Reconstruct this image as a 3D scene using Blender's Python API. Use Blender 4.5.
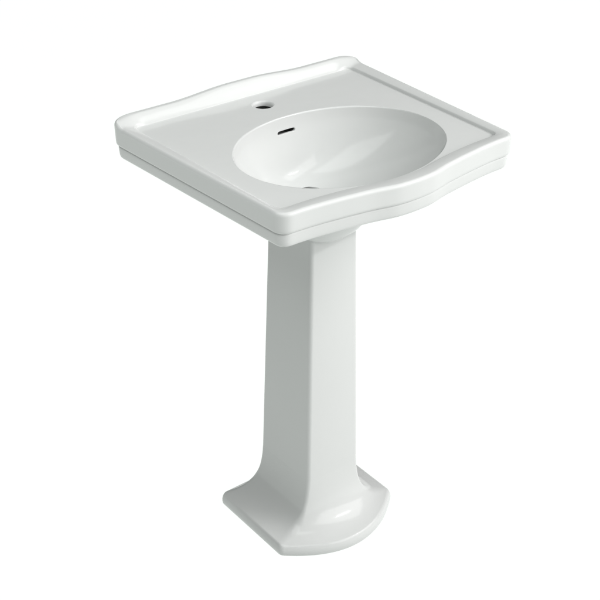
import bpy, math
import numpy as np
from mathutils import Vector, Matrix

for o in list(bpy.data.objects):
    bpy.data.objects.remove(o)
S = bpy.context.scene
COL = S.collection

# ------------------------------------------------------------------ camera
CAM_LOC = Vector((-1.24596, -1.79697, 1.70158))
PITCH, YAW, FPX = 0.538972, 0.659692, 1229.81
fwd = Vector((math.sin(YAW) * math.cos(PITCH), math.cos(YAW) * math.cos(PITCH), -math.sin(PITCH)))
cam = bpy.data.cameras.new('camera')
cam_o = bpy.data.objects.new('camera', cam)
COL.objects.link(cam_o)
cam_o.location = CAM_LOC
cam_o.rotation_euler = fwd.to_track_quat('-Z', 'Y').to_euler()
cam.sensor_width = 36.0
cam.lens = 36.0 * FPX / 600.0
cam.clip_end = 200.0
S.camera = cam_o

# ------------------------------------------------------------------ world and studio lamps
w = bpy.data.worlds.new('World')
S.world = w
w.use_nodes = True
bg = w.node_tree.nodes['Background']
bg.inputs[0].default_value = (0.97, 1.0, 0.985, 1)
bg.inputs[1].default_value = 0.04

def area(name, loc, target, sx, sy, power, color=(1, 1, 1)):
    l = bpy.data.lights.new(name, 'AREA')
    l.shape = 'RECTANGLE'
    l.size, l.size_y = sx, sy
    l.energy = power
    l.color = color
    o = bpy.data.objects.new(name, l)
    COL.objects.link(o)
    o.location = loc
    d = Vector(target) - Vector(loc)
    o.rotation_euler = d.to_track_quat('-Z', 'Y').to_euler()
    return o

area('key_softbox', (2.5, -3.8, 3.3), (0, -0.25, 0.6), 6.4, 4.0, 328, (1.0, 0.982, 0.982))
area('overhead_softbox', (-1.25, -0.6, 3.35), (0, -0.25, 0.85), 2.5, 2.5, 68, (0.975, 1.0, 0.985))
strip = area('strip_lamp', (1.7, -2.3, 2.3), (0, -0.3, 0.6), 1.10, 0.045, 28)
strip.rotation_euler.rotate_axis('Z', math.radians(-16))

S.view_settings.view_transform = 'Standard'
S.view_settings.look = 'None'
S.view_settings.exposure = 0
S.view_settings.gamma = 1
S.render.engine = 'CYCLES'
S.cycles.max_bounces = 10
S.cycles.diffuse_bounces = 6

# ------------------------------------------------------------------ materials
def new_mat(name):
    m = bpy.data.materials.new(name)
    m.use_nodes = True
    return m, m.node_tree, m.node_tree.nodes['Principled BSDF']

def porcelain():
    m, nt, b = new_mat('glazed_porcelain')
    tc = nt.nodes.new('ShaderNodeTexCoord')
    n = nt.nodes.new('ShaderNodeTexNoise')
    n.inputs['Scale'].default_value = 7.0
    n.inputs['Detail'].default_value = 3.0
    nt.links.new(tc.outputs['Object'], n.inputs['Vector'])
    mx = nt.nodes.new('ShaderNodeMix')
    mx.data_type = 'RGBA'
    mx.inputs[6].default_value = (0.553, 0.565, 0.556, 1)
    mx.inputs[7].default_value = (0.567, 0.578, 0.570, 1)
    nt.links.new(n.outputs['Fac'], mx.inputs[0])
    nt.links.new(mx.outputs[2], b.inputs['Base Color'])
    b.inputs['Roughness'].default_value = 0.13
    b.inputs['Specular IOR Level'].default_value = 0.42
    b.inputs['Coat Weight'].default_value = 0.0
    b.inputs['Coat Roughness'].default_value = 0.02
    b.inputs['Coat IOR'].default_value = 1.4
    b.inputs['IOR'].default_value = 1.36
    bp = nt.nodes.new('ShaderNodeBump')           # faint orange peel of the glaze
    n2 = nt.nodes.new('ShaderNodeTexNoise')
    n2.inputs['Scale'].default_value = 38.0
    n2.inputs['Detail'].default_value = 1.0
    nt.links.new(tc.outputs['Object'], n2.inputs['Vector'])
    nt.links.new(n2.outputs['Fac'], bp.inputs['Height'])
    bp.inputs['Strength'].default_value = 0.06
    bp.inputs['Distance'].default_value = 0.004
    nt.links.new(bp.outputs['Normal'], b.inputs['Normal'])
    return m

def glowing_floor():
    m, nt, b = new_mat('self_glowing_white_floor')
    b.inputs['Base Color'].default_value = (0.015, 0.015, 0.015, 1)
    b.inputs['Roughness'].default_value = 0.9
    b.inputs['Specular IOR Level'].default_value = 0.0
    b.inputs['Emission Color'].default_value = (0.995, 1.035, 1.005, 1)  # floor's own glow stands in for lit white ground and hides any shadow
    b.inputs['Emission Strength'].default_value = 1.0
    return m

def hollow_shade():
    m, nt, b = new_mat('dark_hollow_shade')
    b.inputs['Base Color'].default_value = (0.30, 0.31, 0.30, 1)  # dark tone painted in for the shade inside the openings
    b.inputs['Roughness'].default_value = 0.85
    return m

PORC, FLOOR, DARK = porcelain(), glowing_floor(), hollow_shade()

# ------------------------------------------------------------------ mesh helpers
def sm(a, b, x):
    t = np.clip((np.asarray(x, float) - a) / (b - a), 0, 1)
    return t * t * (3 - 2 * t)

def vert_normals(V, F):
    N = np.zeros_like(V)
    F = np.asarray(F)
    n = np.cross(V[F[:, 2]] - V[F[:, 0]], V[F[:, 3]] - V[F[:, 1]])
    for k in range(4):
        np.add.at(N, F[:, k], n)
    L = np.linalg.norm(N, axis=1)
    L[L == 0] = 1
    return N / L[:, None]

def make(name, V, F, N, mat, parent):
    """One mesh from a subset of faces F of the shared vertex array V, keeping the
    shared smooth normals N so that neighbouring parts of one casting meet seamlessly."""
    F = np.asarray(F)
    used = np.unique(F)
    idx = -np.ones(len(V), int)
    idx[used] = np.arange(len(used))
    me = bpy.data.meshes.new(name)
    me.from_pydata(V[used].tolist(), [], idx[F].tolist())
    me.polygons.foreach_set('use_smooth', [True] * len(me.polygons))
    me.update()
    if N is not None:
        me.normals_split_custom_set_from_vertices(N[used].tolist())
    me.materials.append(mat)
    o = bpy.data.objects.new(name, me)
    COL.objects.link(o)
    o.parent = parent
    return o

def grid_faces(n_rings, n_ang, base=0, flip=False):
    F = []
    for i in range(n_rings - 1):
        for j in range(n_ang):
            k = (j + 1) % n_ang
            f = [base + i * n_ang + j, base + i * n_ang + k, base + (i + 1) * n_ang + k, base + (i + 1) * n_ang + j]
            F.append(f[::-1] if not flip else f)
    return F

# ------------------------------------------------------------------ outlines of the basin
NA = 1080
PHI = np.arange(NA) / NA * 2 * np.pi
C = np.array([0.0, -0.305])
YF = -0.471

def fillet(P, corners, r, n=14):
    """P: closed list of points, corners: indices of sharp corners to round."""
    out = []
    m = len(P)
    for i in range(m):
        if i not in corners:
            # drop points that lie inside a rounded corner's cut
            if any(np.linalg.norm(P[i] - P[c]) < r * 1.15 for c in corners):
                continue
            out.append(P[i])
            continue
        p = P[i]
        def along(step):
            j = i
            while np.linalg.norm(P[j % m] - p) < r * 1.3:
                j += step
            d = P[j % m] - p
            return d / np.linalg.norm(d)
        a, b = along(-1), along(1)
        half = math.acos(float(np.clip(a @ b, -1, 1))) / 2
        t = r / math.tan(half)
        cen = p + (a + b) / np.linalg.norm(a + b) * r / math.sin(half)
        s, e = p + a * t - cen, p + b * t - cen
        a0, a1 = math.atan2(s[1], s[0]), math.atan2(e[1], e[0])
        da = (a1 - a0 + math.pi) % (2 * math.pi) - math.pi
        for k in range(n + 1):
            q = a0 + da * k / n
            out.append(cen + r * np.array([math.cos(q), math.sin(q)]))
    return np.array(out)

def outline(xf, xb, yf_fun, yb, r_f, r_b, yc):
    """front half width xf, back half width xb, front curve, back y; yc = y of the front corners"""
    P, cs = [], []
    n = 90
    for i in range(n + 1):                       # front, left to right
        x = -xf + 2 * xf * i / n
        if i in (0, n): cs.append(len(P))
        P.append(np.array([x, yf_fun(x)]))
    for i in range(1, 40):
        t = i / 40
        P.append(np.array([xf + (xb - xf) * t, yc + (yb - yc) * t]))
    cs.append(len(P)); P.append(np.array([xb, yb]))
    for i in range(1, 40):
        P.append(np.array([xb - 2 * xb * i / 40, yb]))
    cs.append(len(P)); P.append(np.array([-xb, yb]))
    for i in range(1, 40):
        t = i / 40
        P.append(np.array([-xb + (xb - xf) * t, yb + (yc - yb) * t]))
    return fillet(P, cs, r_f)

def resample(P, h=0.0012):
    Q = np.vstack([P, P[:1]])
    L = np.r_[0, np.cumsum(np.linalg.norm(np.diff(Q, axis=0), axis=1))]
    s = np.arange(0, L[-1], h)
    return np.c_[np.interp(s, L, Q[:, 0]), np.interp(s, L, Q[:, 1])]

def smooth_closed(P, k):
    K = np.ones(2 * k + 1) / (2 * k + 1)
    out = P.copy()
    for c in (0, 1):
        e = np.r_[P[-k:, c], P[:, c], P[:k, c]]
        out[:, c] = np.convolve(e, K, 'valid')
    return out

def inset(P, d):
    t = np.roll(P, -1, 0) - np.roll(P, 1, 0)
    t /= np.linalg.norm(t, axis=1)[:, None]
    n = np.c_[-t[:, 1], t[:, 0]]                 # counter-clockwise: left is inside
    return P + n * d

def polar(P):
    v = P - C
    a = np.arctan2(v[:, 1], v[:, 0]) % (2 * np.pi)
    o = np.argsort(a)
    a, r = a[o], np.linalg.norm(v, axis=1)[o]
    a = np.r_[a[-3:] - 2 * np.pi, a, a[:3] + 2 * np.pi]
    r = np.r_[r[-3:], r, r[:3]]
    R = np.interp(PHI, a, r)
    return C + R[:, None] * np.c_[np.cos(PHI), np.sin(PHI)]

def curve(xs, ys):
    """smooth even curve through the points"""
    g = np.linspace(-0.30, 0.30, 1201)
    v = np.interp(np.abs(g), xs, ys)
    k = np.exp(-0.5 * (np.arange(-60, 61) * 0.0005 / 0.0085) ** 2); k /= k.sum()
    v = np.convolve(np.r_[np.full(60, v[0]), v, np.full(60, v[-1])], k, 'valid')
    return lambda x: float(np.interp(x, g, v))
front_out = curve([0, .037, .060, .082, .110, .145, .175, .205, .30], [-.5035, -.5015, -.4955, -.4900, -.4855, -.4803, -.4765, -.4738, -.4720])
front_in = curve([0, .037, .060, .085, .120, .160, .200, .30], [-.4680, -.4672, -.4620, -.4562, -.4502, -.4456, -.4432, -.4415])

OUT = smooth_closed(resample(outline(0.2545, 0.2775, front_out, 0.001, 0.024, 0.024, YF - 0.001)), 4)
INN = smooth_closed(resample(outline(0.236, 0.2465, front_in, -0.030, 0.013, 0.013, -0.4415)), 3)

A_, B_ = 0.197, 0.1575
def ell(ph, a=A_, b=B_):
    c, s = np.cos(ph), np.sin(ph)
    r = 1 / np.sqrt((c / a) ** 2 + (s / b) ** 2)
    return np.c_[r * c, r * s]

DR = np.array([0.0, -0.220])                      # drain centre
Z_DECK, Z_RIM, Z_BOT = 0.8500, 0.8580, 0.7265

def bowl_xyz(ph, s):
    """point of the bowl surface; s = 0 at the drain, 1 at the edge in the deck"""
    ph = np.atleast_1d(ph); s = np.atleast_1d(s) * np.ones(len(ph))
    e = ell(ph)
    wv = (1 - sm(0.14, 0.75, s))[:, None]
    circ = 0.172 * np.c_[np.cos(ph), np.sin(ph)]
    vec = s[:, None] * ((1 - wv) * e + wv * circ)
    cen = DR + (C - DR) * (s ** 1.5)[:, None]
    xy = cen + vec
    depth = np.clip(1 - s ** 2.1, 0, 1) ** 0.82
    z = (Z_DECK - 0.004) - (Z_DECK - 0.004 - Z_BOT) * depth
    # the edge of the bowl rolls over softly into the deck
    z = z + 0.004 * sm(0.955, 1.0, s)
    return np.c_[xy, z]

def back_rise(x, y):
    """height of the raised back ledge above the rim, a low swell in its middle"""
    h = 0.0105 + 0.0070 * (1 - sm(0.025, 0.150, np.abs(x))) - 0.004 * sm(0.235, 0.275, np.abs(x))
    return h * sm(-0.036, -0.010, y)

def back_cove(x, y, z):
    """along the back the step melts into one smooth cove"""
    wb = (1 - sm(0.215, 0.243, np.abs(x))) * sm(-0.10, -0.04, y)
    zc = Z_DECK + (0.0085 + back_rise(x, y * 0 + 0.0)) * sm(-0.033, -0.0095, y)
    return z * (1 - wb) + zc * wb

# ------------------------------------------------------------------ rings of the casting
rings, tags = [], []
def add_ring(P3, tag):
    rings.append(P3); tags.append(tag)

# bowl
S_LIST = np.r_[np.linspace(0.132, 0.60, 24)[:-1], np.linspace(0.60, 0.90, 22)[:-1], np.linspace(0.90, 1.0, 22)]
for s in S_LIST:
    add_ring(bowl_xyz(PHI, s), 'bowl')
n_bowl = len(rings)
bowl_edge = rings[-1][:, :2]
inner = polar(INN)                                 # foot of the step in the deck
inner_top = polar(inset(INN, -0.0038))
# deck
for t in np.r_[0.02, 0.05, np.linspace(0.1, 0.9, 22), 0.95]:
    xy = bowl_edge + (inner - bowl_edge) * t
    add_ring(np.c_[xy, np.full(NA, Z_DECK)], 'deck')
add_ring(np.c_[inner, np.full(NA, Z_DECK)], 'deck')
deck_last = len(rings) - 1
# step up on to the rim (concave foot, rounded nose)
STEP = [(0.10, 0.0002), (0.22, 0.0010), (0.34, 0.0023), (0.46, 0.0034), (0.58, 0.0042), (0.72, 0.0048), (0.86, 0.0052), (1.0, 0.0054)]
for t, dz in STEP:
    xy = inner + (inner_top - inner) * t
    z = back_cove(xy[:, 0], xy[:, 1], Z_DECK + dz + back_rise(xy[:, 0], xy[:, 1]))
    add_ring(np.c_[xy, z], 'rim')
crest = polar(inset(OUT, 0.0058))
for t in np.linspace(0.06, 1.0, 18):
    xy = inner_top + (crest - inner_top) * t
    z = Z_DECK + 0.0054 + 0.0033 * math.sin(t * math.pi / 2 * 0.8) / math.sin(math.pi / 2 * 0.8) + back_rise(xy[:, 0], xy[:, 1])
    z = back_cove(xy[:, 0], xy[:, 1], z)
    add_ring(np.c_[xy, z], 'rim')
# rounded shoulder, side, groove, lower band, underside lip
prof = []
for k in range(1, 13):
    a = k / 12 * math.pi / 2
    prof.append((0.0058 - 0.0058 * math.sin(a), 0.8520 + 0.0067 * math.cos(a), 'rim'))
for z in (0.847, 0.843, 0.838, 0.833, 0.829): prof.append((0.0 + (0.8520 - z) * 0.03, z, 'rim'))
prof += [(0.0008, 0.8265, 'rim'), (0.0014, 0.8245, 'rim'), (0.0026, 0.8228, 'rim'), (0.0038, 0.8217, 'rim'), (0.0052, 0.8211, 'rim'),
         (0.0058, 0.8204, 'rim'), (0.0056, 0.8196, 'band'), (0.0050, 0.8188, 'band'), (0.0047, 0.8178, 'band'), (0.0046, 0.8160, 'band'),
         (0.0048, 0.811, 'band'), (0.0053, 0.806, 'band'), (0.0058, 0.802, 'band'), (0.0066, 0.7996, 'band'), (0.0080, 0.7978, 'band'),
         (0.0100, 0.7968, 'band'), (0.0130, 0.7964, 'band'), (0.020, 0.7964, 'under')]
for d, z, tg in prof:
    xy = polar(inset(OUT, d))
    zz = np.full(NA, z)
    if z > 0.83:                                   # the shoulder follows the raised back ledge
        f = sm(0.832, 0.8585, z)
        zz = z + f * back_rise(xy[:, 0], xy[:, 1] + 0.004)
    add_ring(np.c_[xy, zz], tg)
last_xy = rings[-1][:, :2]
# underside: flat soffit, then the outer skin of the bowl running into the boss over the pedestal
def skin(ph, t):
    q = bowl_xyz(ph, t)
    e = ell(ph)
    xy = q[:, :2] + e / np.linalg.norm(e, axis=1)[:, None] * 0.007 * t
    z = q[:, 2] - 0.011
    rho = np.sqrt((xy[:, 0] / 0.125) ** 2 + ((xy[:, 1] + 0.280) / 0.080) ** 2)
    zb = 0.7964 - 0.136 * np.clip(1 - rho ** 2.6, 0, 1) ** 0.8
    k = 0.010
    h = np.clip(0.5 + 0.5 * (zb - z) / k, 0, 1)
    z = zb * (1 - h) + z * h - k * h * (1 - h)
    return np.c_[xy, np.minimum(z, 0.7964)]
T0 = 0.86
u_edge = skin(PHI, T0)[:, :2]
for t in (0.25, 0.5, 0.75, 0.92, 1.0):
    xy = last_xy + (u_edge - last_xy) * t
    add_ring(np.c_[xy, np.full(NA, 0.7964)], 'under')
for s in np.linspace(T0, 0.15, 60)[1:]:
    add_ring(skin(PHI, s), 'under')

nr = len(rings)
G = np.array(rings)                                # (ring, angle, xyz)

# ------------------------------------------------------------------ openings: blocks of the grid pulled to the hole's edge
removed = set()
def block_loop(i0, i1, j0, j1):
    """grid vertices around the block of faces i0..i1 x j0..j1, in order"""
    L = [(i0, j) for j in range(j0, j1)] + [(i, j1) for i in range(i0, i1)]
    L += [(i1, j) for j in range(j1, j0, -1)] + [(i, j0) for i in range(i1, i0, -1)]
    return L

# tap hole in the deck
HC, HR = np.array([0.002, -0.0775]), 0.0235
jj = NA // 4
dr = [i for i in range(n_bowl, deck_last) if abs(G[i, jj, 1] - HC[1]) < HR * 0.86]
ja = [j for j in range(jj - 60, jj + 60) if abs(G[dr[len(dr) // 2], j, 0] - HC[0]) < HR * 0.86]
i0, i1, j0, j1 = min(dr), max(dr), min(ja), max(ja)
tap_loop = block_loop(i0, i1, j0, j1)
for i in range(i0, i1):
    for j in range(j0, j1): removed.add((i, j))
for (i, j) in tap_loop:
    v = G[i, j, :2] - HC
    G[i, j, :2] = HC + v / np.linalg.norm(v) * HR
# neighbours just outside keep clear of the enlarged loop
for i in range(i0 - 4, i1 + 5):
    for j in range(j0 - 14, j1 + 15):
        if i0 <= i <= i1 and j0 <= j <= j1 or i < n_bowl or i >= deck_last: continue
        v = G[i, j, :2] - HC
        r = np.linalg.norm(v)
        lim = HR + 0.0008 + 0.0015 * max(i0 - i, i - i1, (j0 - j) * 0.35, (j - j1) * 0.35, 0)
        if r < lim: G[i, j, :2] = HC + v / r * lim

# overflow slot high in the back wall of the bowl
SW, SH = 0.0205, 0.0042                             # half length and half height
z_slot = 0.8215
si = int(np.argmin(np.abs(G[:n_bowl, jj, 2] - z_slot)))
cz = G[si, jj].copy()
sr = [i for i in range(5, n_bowl) if abs(G[i, jj, 2] - cz[2]) < SH * 0.9]
sj = [j for j in range(jj - 60, jj + 60) if abs(G[si, j, 0]) < SW * 0.97]
i0, i1, j0, j1 = min(sr), max(sr), min(sj), max(sj)
if i1 - i0 < 4: i0, i1 = si - 2, si + 2
slot_loop = block_loop(i0, i1, j0, j1)
for i in range(i0, i1):
    for j in range(j0, j1): removed.add((i, j))

def wall_y(x, z):
    """y of the bowl's back wall at x, z (search on the finished surface)"""
    ph = np.pi / 2 - x / 0.155
    lo, hi = 0.6, 1.0
    for _ in range(40):
        s = (lo + hi) / 2
        for _k in range(3):
            q = bowl_xyz(ph, s)[0]
            ph += (q[0] - x) / 0.155
        if q[2] < z: lo = s
        else: hi = s
    return q
for (i, j) in slot_loop:
    u = (j - (j0 + j1) / 2) / ((j1 - j0) / 2)
    v = (i - (i0 + i1) / 2) / ((i1 - i0) / 2)
    k = SW - SH
    c45 = math.sqrt(0.5)
    if abs(v) == 1:                                # long edges and their share of the end caps
        X = -u * (k + SH * c45)
        Z = v * (SH if abs(X) <= k else math.sqrt(SH ** 2 - (abs(X) - k) ** 2))
    else:                                          # the rest of the end caps
        th = v * math.pi / 4
        X = -math.copysign(k + SH * math.cos(th), u)
        Z = SH * math.sin(th)
    G[i, j] = wall_y(X, cz[2] + Z)
# rows beside the slot follow it gently
for di in (1, 2, 3):
    for (ii, sgn) in ((i0 - di, -1), (i1 + di, 1)):
        for j in range(j0, j1 + 1):
            e = G[i0 if sgn < 0 else i1, j]
            z_nat = G[ii, j, 2]
            z_min = e[2] + sgn * 0.0011 * di
            if (sgn > 0 and z_nat < z_min) or (sgn < 0 and z_nat > z_min):
                G[ii, j] = wall_y(e[0], z_min)

V = G.reshape(-1, 3)
vid = lambda i, j: i * NA + (j % NA)
parts = {'bowl': [], 'basin': [], 'back': [], 'band': []}
for i in range(nr - 1):
    for j in range(NA):
        if (i, j) in removed: continue
        f = [vid(i, j), vid(i + 1, j), vid(i + 1, j + 1), vid(i, j + 1)]
        tg = tags[i + 1]
        if tg == 'rim' and V[f, 1].mean() > -0.0315 and V[f, 2].mean() > 0.8495 : key = 'back'
        elif tg == 'bowl': key = 'bowl'
        elif tg == 'band': key = 'band'
        else: key = 'basin'
        parts[key].append(f)
allF = sum(parts.values(), [])

# ---- openings' own walls share the same vertex pool so the glaze runs into them
extraV, extra = [], {}
def tube_from_loop(key, loop, steps):
    """steps: functions mapping loop points -> new loop points"""
    global V
    ids = [vid(i, j) for i, j in loop]
    F = []
    P0 = V[ids]
    cur = ids
    # outward orientation from the neighbouring faces' normal sense
    for fn in steps:
        Q = fn(P0)
        b = len(V)
        V = np.vstack([V, Q])
        nw = list(range(b, b + len(ids)))
        m = len(ids)
        for a in range(m):
            c = (a + 1) % m
            F.append([cur[a], cur[c], nw[c], nw[a]])
        cur = nw
    extra[key] = F

def tap_step(r, dz):
    def fn(P):
        v = P[:, :2] - HC
        v = v / np.linalg.norm(v, axis=1)[:, None]
        return np.c_[HC + v * r, P[:, 2] + dz]
    return fn
tube_from_loop('tap', tap_loop, [tap_step(r, dz) for r, dz in (
    (0.0226, 0.0), (0.0215, 0.0), (0.0205, -0.0002), (0.0195, -0.0007), (0.0186, -0.0016), (0.0179, -0.0028), (0.0174, -0.0042),
    (0.0171, -0.006), (0.017, -0.008), (0.017, -0.0095))])
def slot_step(shr, back, dz=0.0):
    def fn(P):
        c = P.mean(0)
        q = P.copy()
        q[:, 0] = c[0] + (P[:, 0] - c[0]) * (1 - shr / SW)
        q[:, 2] = c[2] + (P[:, 2] - c[2]) * (1 - shr / SH) + dz
        q[:, 1] = P[:, 1] + back
        return q
    return fn
tube_from_loop('slot', slot_loop, [slot_step(s, b) for s, b in (
    (0.0003, 0.0001), (0.0007, 0.0005), (0.0010, 0.0012), (0.0011, 0.0025), (0.0011, 0.004))])
# waste outlet: the first bowl ring turned down
drain_loop = [(0, j) for j in range(NA)]
def dr_step(r, dz):
    def fn(P):
        v = P[:, :2] - DR
        v = v / np.linalg.norm(v, axis=1)[:, None]
        return np.c_[DR + v * r, P[:, 2] + dz]
    return fn
tube_from_loop('drain', drain_loop, [dr_step(r, dz) for r, dz in (
    (0.0222, -0.0002), (0.0214, -0.0008), (0.0208, -0.0018), (0.0205, -0.0032), (0.0204, -0.006), (0.0204, -0.012), (0.0204, -0.03))])

def orient(F, ref_fn):
    """flip the faces so that their normals agree with a reference direction"""
    F = np.array(F)
    n = np.cross(V[F[:, 2]] - V[F[:, 0]], V[F[:, 3]] - V[F[:, 1]])
    c = V[F].mean(1)
    s = np.sum(n * ref_fn(c), axis=1).sum()
    return F if s > 0 else F[:, ::-1]
hc3 = np.array([HC[0], HC[1], 0.85])
extra['tap'] = orient(extra['tap'], lambda c: (hc3 - c) * [1, 1, 0] + [0, 0, 0.0])
extra['slot'] = orient(extra['slot'], lambda c: np.array([V[[vid(i, j) for i, j in slot_loop]].mean(0)]) * [1, 0, 1] - c * [1, 0, 1])
extra['drain'] = orient(extra['drain'], lambda c: (np.array([0, DR[1], 0]) - c) * [1, 1, 0])
main = orient(allF, lambda c: np.c_[np.zeros((len(c), 2)), np.where(c[:, 2] > 0.83, 1.0, 0.0)])
flip = not np.array_equal(main[0], np.array(allF[0]))
for k in parts:
    parts[k] = np.array(parts[k])[:, ::-1] if flip else np.array(parts[k])
N = vert_normals(V, np.vstack([main] + [np.array(extra[k]) for k in extra]))

# ------------------------------------------------------------------ the thing and its parts
sink = bpy.data.objects.new('pedestal_sink', None)
COL.objects.link(sink)
sink.empty_display_size = 0.1
sink['label'] = 'white glazed porcelain pedestal sink with oval bowl, bowed front rim and flared foot'
sink['category'] = 'sink'

basin = make('basin', V, parts['basin'], N, PORC, sink)
make('bowl', V, parts['bowl'], N, PORC, basin)
make('backsplash', V, parts['back'], N, PORC, basin)
make('lower_band', V, parts['band'], N, PORC, basin)
make('faucet_hole', V, extra['tap'], N, PORC, basin)['label'] = 'round unfitted tap hole in the back of the deck'
make('overflow_slot', V, extra['slot'], N, PORC, basin)['label'] = 'narrow dark overflow slot in the back of the bowl'
make('drain_hole', V, extra['drain'], N, PORC, basin)

# hollows behind the openings, coloured dark to deepen their shade
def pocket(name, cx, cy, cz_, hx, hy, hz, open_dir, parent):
    """open box in a shade-dark colour, added behind an opening (the hollow inside the casting)"""
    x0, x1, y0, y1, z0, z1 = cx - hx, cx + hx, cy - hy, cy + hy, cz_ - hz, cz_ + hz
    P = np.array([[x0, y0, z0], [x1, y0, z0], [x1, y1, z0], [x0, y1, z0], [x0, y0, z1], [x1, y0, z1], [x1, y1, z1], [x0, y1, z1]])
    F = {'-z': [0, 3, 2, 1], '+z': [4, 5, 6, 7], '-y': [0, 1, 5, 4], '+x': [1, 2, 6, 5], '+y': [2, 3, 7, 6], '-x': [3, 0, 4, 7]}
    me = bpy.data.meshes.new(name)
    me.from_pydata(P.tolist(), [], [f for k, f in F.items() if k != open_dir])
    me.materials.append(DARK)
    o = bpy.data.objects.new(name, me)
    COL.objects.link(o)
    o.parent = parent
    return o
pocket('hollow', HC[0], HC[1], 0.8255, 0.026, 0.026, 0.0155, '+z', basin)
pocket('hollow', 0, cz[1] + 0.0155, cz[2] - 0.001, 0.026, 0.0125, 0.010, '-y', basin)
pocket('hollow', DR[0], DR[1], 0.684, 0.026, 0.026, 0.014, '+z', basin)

# ------------------------------------------------------------------ pedestal
NP = 0
def ped_section(wd, yb, yf, bow, r, n_side=16, n_arc=12, n_front=48):
    """closed plan outline: square back, flat sides, bowed front, rounded corners"""
    P, cs = [], []
    def bowf(x):
        t = min(abs(x) / wd, 1)
        return yf - bow * (1 - t ** 2.0)
    for i in range(n_front + 1):
        x = -wd + 2 * wd * i / n_front
        P.append((x, bowf(x)))
    P = [np.array(p) for p in P]
    for i in range(1, n_side): P.append(np.array([wd, yf + (yb - yf) * i / n_side]))
    P.append(np.array([wd, yb]))
    for i in range(1, n_side): P.append(np.array([wd - 2 * wd * i / n_side, yb]))
    P.append(np.array([-wd, yb]))
    for i in range(1, n_side): P.append(np.array([-wd, yb + (yf - yb) * i / n_side]))
    cs = [0, n_front, n_front + n_side, n_front + 2 * n_side]
    Q = fillet(P, cs, r, n_arc)
    R = resample(Q, 0.0006)
    return R

NPED = 360
def polar_about(P, c, ang):
    v = P - c
    a = np.arctan2(v[:, 1], v[:, 0]) % (2 * np.pi)
    o = np.argsort(a)
    a, r = a[o], np.linalg.norm(v, axis=1)[o]
    a = np.r_[a[-3:] - 2 * np.pi, a, a[:3] + 2 * np.pi]
    r = np.r_[r[-3:], r, r[:3]]
    return np.interp(ang, a, r)

# one shared set of parameters around the outline: fractions along each stretch
def ped_ring(wd, yb, yf, bow, r):
    rb = min(r, 0.0075)                            # back corners stay tight
    """fixed count of points: back-left corner arc, left side, front-left arc, front, ..."""
    pts = []
    na, ns, nf = 10, 24, 60
    tb = math.atan2(2 * bow, wd)                   # slope of the bow at the corner
    def front_y(x): return yf - bow * (1 - (abs(x) / wd) ** 2)
    # front-left corner: arc between side direction and the bow's slope
    half = (math.pi / 2 + tb) / 2
    rr = r
    tlen = rr / math.tan(half)
    x_t = -wd + tlen * math.cos(tb)
    side_y = yf + tlen
    cen = np.array([-wd + rr, side_y])
    arc = []
    a0, a1 = math.pi, math.pi * 1.5 - tb
    for k in range(na + 1):
        q = a0 + (a1 - a0) * k / na
        arc.append(cen + rr * np.array([math.cos(q), math.sin(q)]))
    xs = arc[-1][0]
    off = arc[-1][1] - front_y(xs)
    left = [np.array([-wd, (yb - rb) + (side_y - (yb - rb)) * k / ns]) for k in range(ns + 1)]
    bl = [np.array([-wd + rb, yb - rb]) + rb * np.array([math.cos(q), math.sin(q)]) for q in np.linspace(math.pi / 2, math.pi, na + 1)]
    front = []
    for k in range(1, nf):
        x = xs + (-2 * xs) * k / nf
        front.append(np.array([x, front_y(x) + off * (abs(x) / abs(xs)) ** 6]))
    halfpts = bl[:-1] + left[:-1] + arc            # from back, down the left, to the front-left
    mir = [p * np.array([-1, 1]) for p in halfpts[::-1]]
    back = [np.array([(wd - rb) + (-(wd - rb) * 2) * k / ns, yb]) for k in range(1, ns)]
    pts = halfpts + front + mir + back
    return np.array(pts)

levels = []
def col_params(z):
    """tapering column: half width, back y, front corner y"""
    t = (0.70 - z) / 0.54
    return 0.0530 + 0.0105 * t, -0.162 + 0.018 * t, -0.2915 - 0.007 * t
for z in np.linspace(0.700, 0.140, 25):
    wd, yb, yf = col_params(z)
    levels.append((z, wd, yb, yf, 0.0035, 0.0085, 'column'))
Z0, Z1 = 0.140, 0.0265
wd0, yb0, yf0 = col_params(Z0)
WB, YBB, YFB, BOWB = 0.1385, -0.1090, -0.3075, 0.0670
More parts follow.
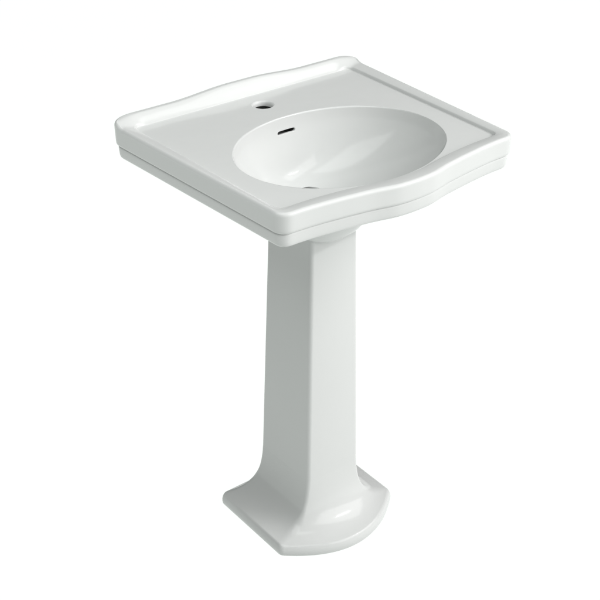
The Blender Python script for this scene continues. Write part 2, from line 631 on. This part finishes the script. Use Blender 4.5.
# measured sweep of the foot: outward fraction u against height z
PU = np.array([0, .018, .045, .085, .135, .20, .29, .39, .50, .61, .73, .86, 1.0])
PZ = np.array([.140, .121, .104, .088, .0765, .0665, .0560, .0480, .0415, .0365, .0325, .0292, .0265])
cu, cz_p = PU.copy(), PZ.copy()
tt = np.r_[0, np.cumsum(np.hypot(np.diff(PU) * 0.075, np.diff(PZ)))]
ts = np.linspace(0, tt[-1], 400)
U4, Z4 = np.interp(ts, tt, PU), np.interp(ts, tt, PZ)
kk = np.ones(25) / 25
def soften(v):
    e = np.r_[2 * v[0] - v[12:0:-1], v, 2 * v[-1] - v[-2:-14:-1]]
    return np.convolve(e, kk, 'valid')
U4, Z4 = soften(soften(U4)), soften(soften(Z4))
for i in range(6, 400, 9):
    u, z = float(U4[i]), float(Z4[i])
    rr_ = 0.0085 + 0.018 * float(sm(0.10, 0.55, u)) - 0.012 * float(sm(0.65, 1.0, u))
    levels.append((z, wd0 + (WB - wd0) * u, yb0 + (YBB - yb0) * u, yf0 + (YFB - yf0) * u, 0.0035 + (BOWB - 0.0035) * u, rr_, 'base'))
# rounded lip down to the floor
for k in range(1, 13):
    a = k / 12 * math.pi / 2
    e = math.sin(a)
    levels.append((0.0265 - 0.0150 * (1 - math.cos(a)), WB + 0.0080 * e, YBB + 0.0015 * e, YFB - 0.0080 * e, BOWB, 0.0145 + 0.002 * e, 'base'))
for d, z in ((0.0080, 0.0105), (0.0078, 0.008), (0.0072, 0.004), (0.0060, 0.0018), (0.0040, 0.0008)):
    levels.append((z, WB + d, YBB + d - 0.0065, YFB - d, BOWB, 0.0165, 'base'))
PR = []
for (z, wd, yb, yf, bow, r, tg) in levels:
    q = ped_ring(wd, yb, yf, bow, r)
    PR.append(np.c_[q, np.full(len(q), z)])
PV = np.array(PR)
npr, npa = PV.shape[:2]
PVf = np.vstack([PV.reshape(-1, 3)])
colF, baseF = [], []
for i in range(npr - 1):
    for j in range(npa):
        k = (j + 1) % npa
        f = [i * npa + j, (i + 1) * npa + j, (i + 1) * npa + k, i * npa + k]
        (colF if levels[i + 1][6] == 'column' else baseF).append(f)
arr = np.array(colF + baseF)
nrm = np.cross(PVf[arr[:, 2]] - PVf[arr[:, 0]], PVf[arr[:, 3]] - PVf[arr[:, 1]])
outw = PVf[arr].mean(1) - np.array([0, -0.225, 0]); outw[:, 2] = 0
if np.sum(nrm * outw) < 0:
    colF = [f[::-1] for f in colF]; baseF = [f[::-1] for f in baseF]
PN = vert_normals(PVf, np.array(colF + baseF))
pedestal = make('pedestal', PVf, colF, PN, PORC, sink)
foot = make('base', PVf, baseF, PN, PORC, pedestal)
foot['label'] = 'flared foot with a bowed front'

# ------------------------------------------------------------------ setting
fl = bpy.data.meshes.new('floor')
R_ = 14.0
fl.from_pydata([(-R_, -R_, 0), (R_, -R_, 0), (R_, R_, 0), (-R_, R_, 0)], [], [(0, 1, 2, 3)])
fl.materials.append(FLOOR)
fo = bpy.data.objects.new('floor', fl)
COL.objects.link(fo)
fo['kind'] = 'structure'
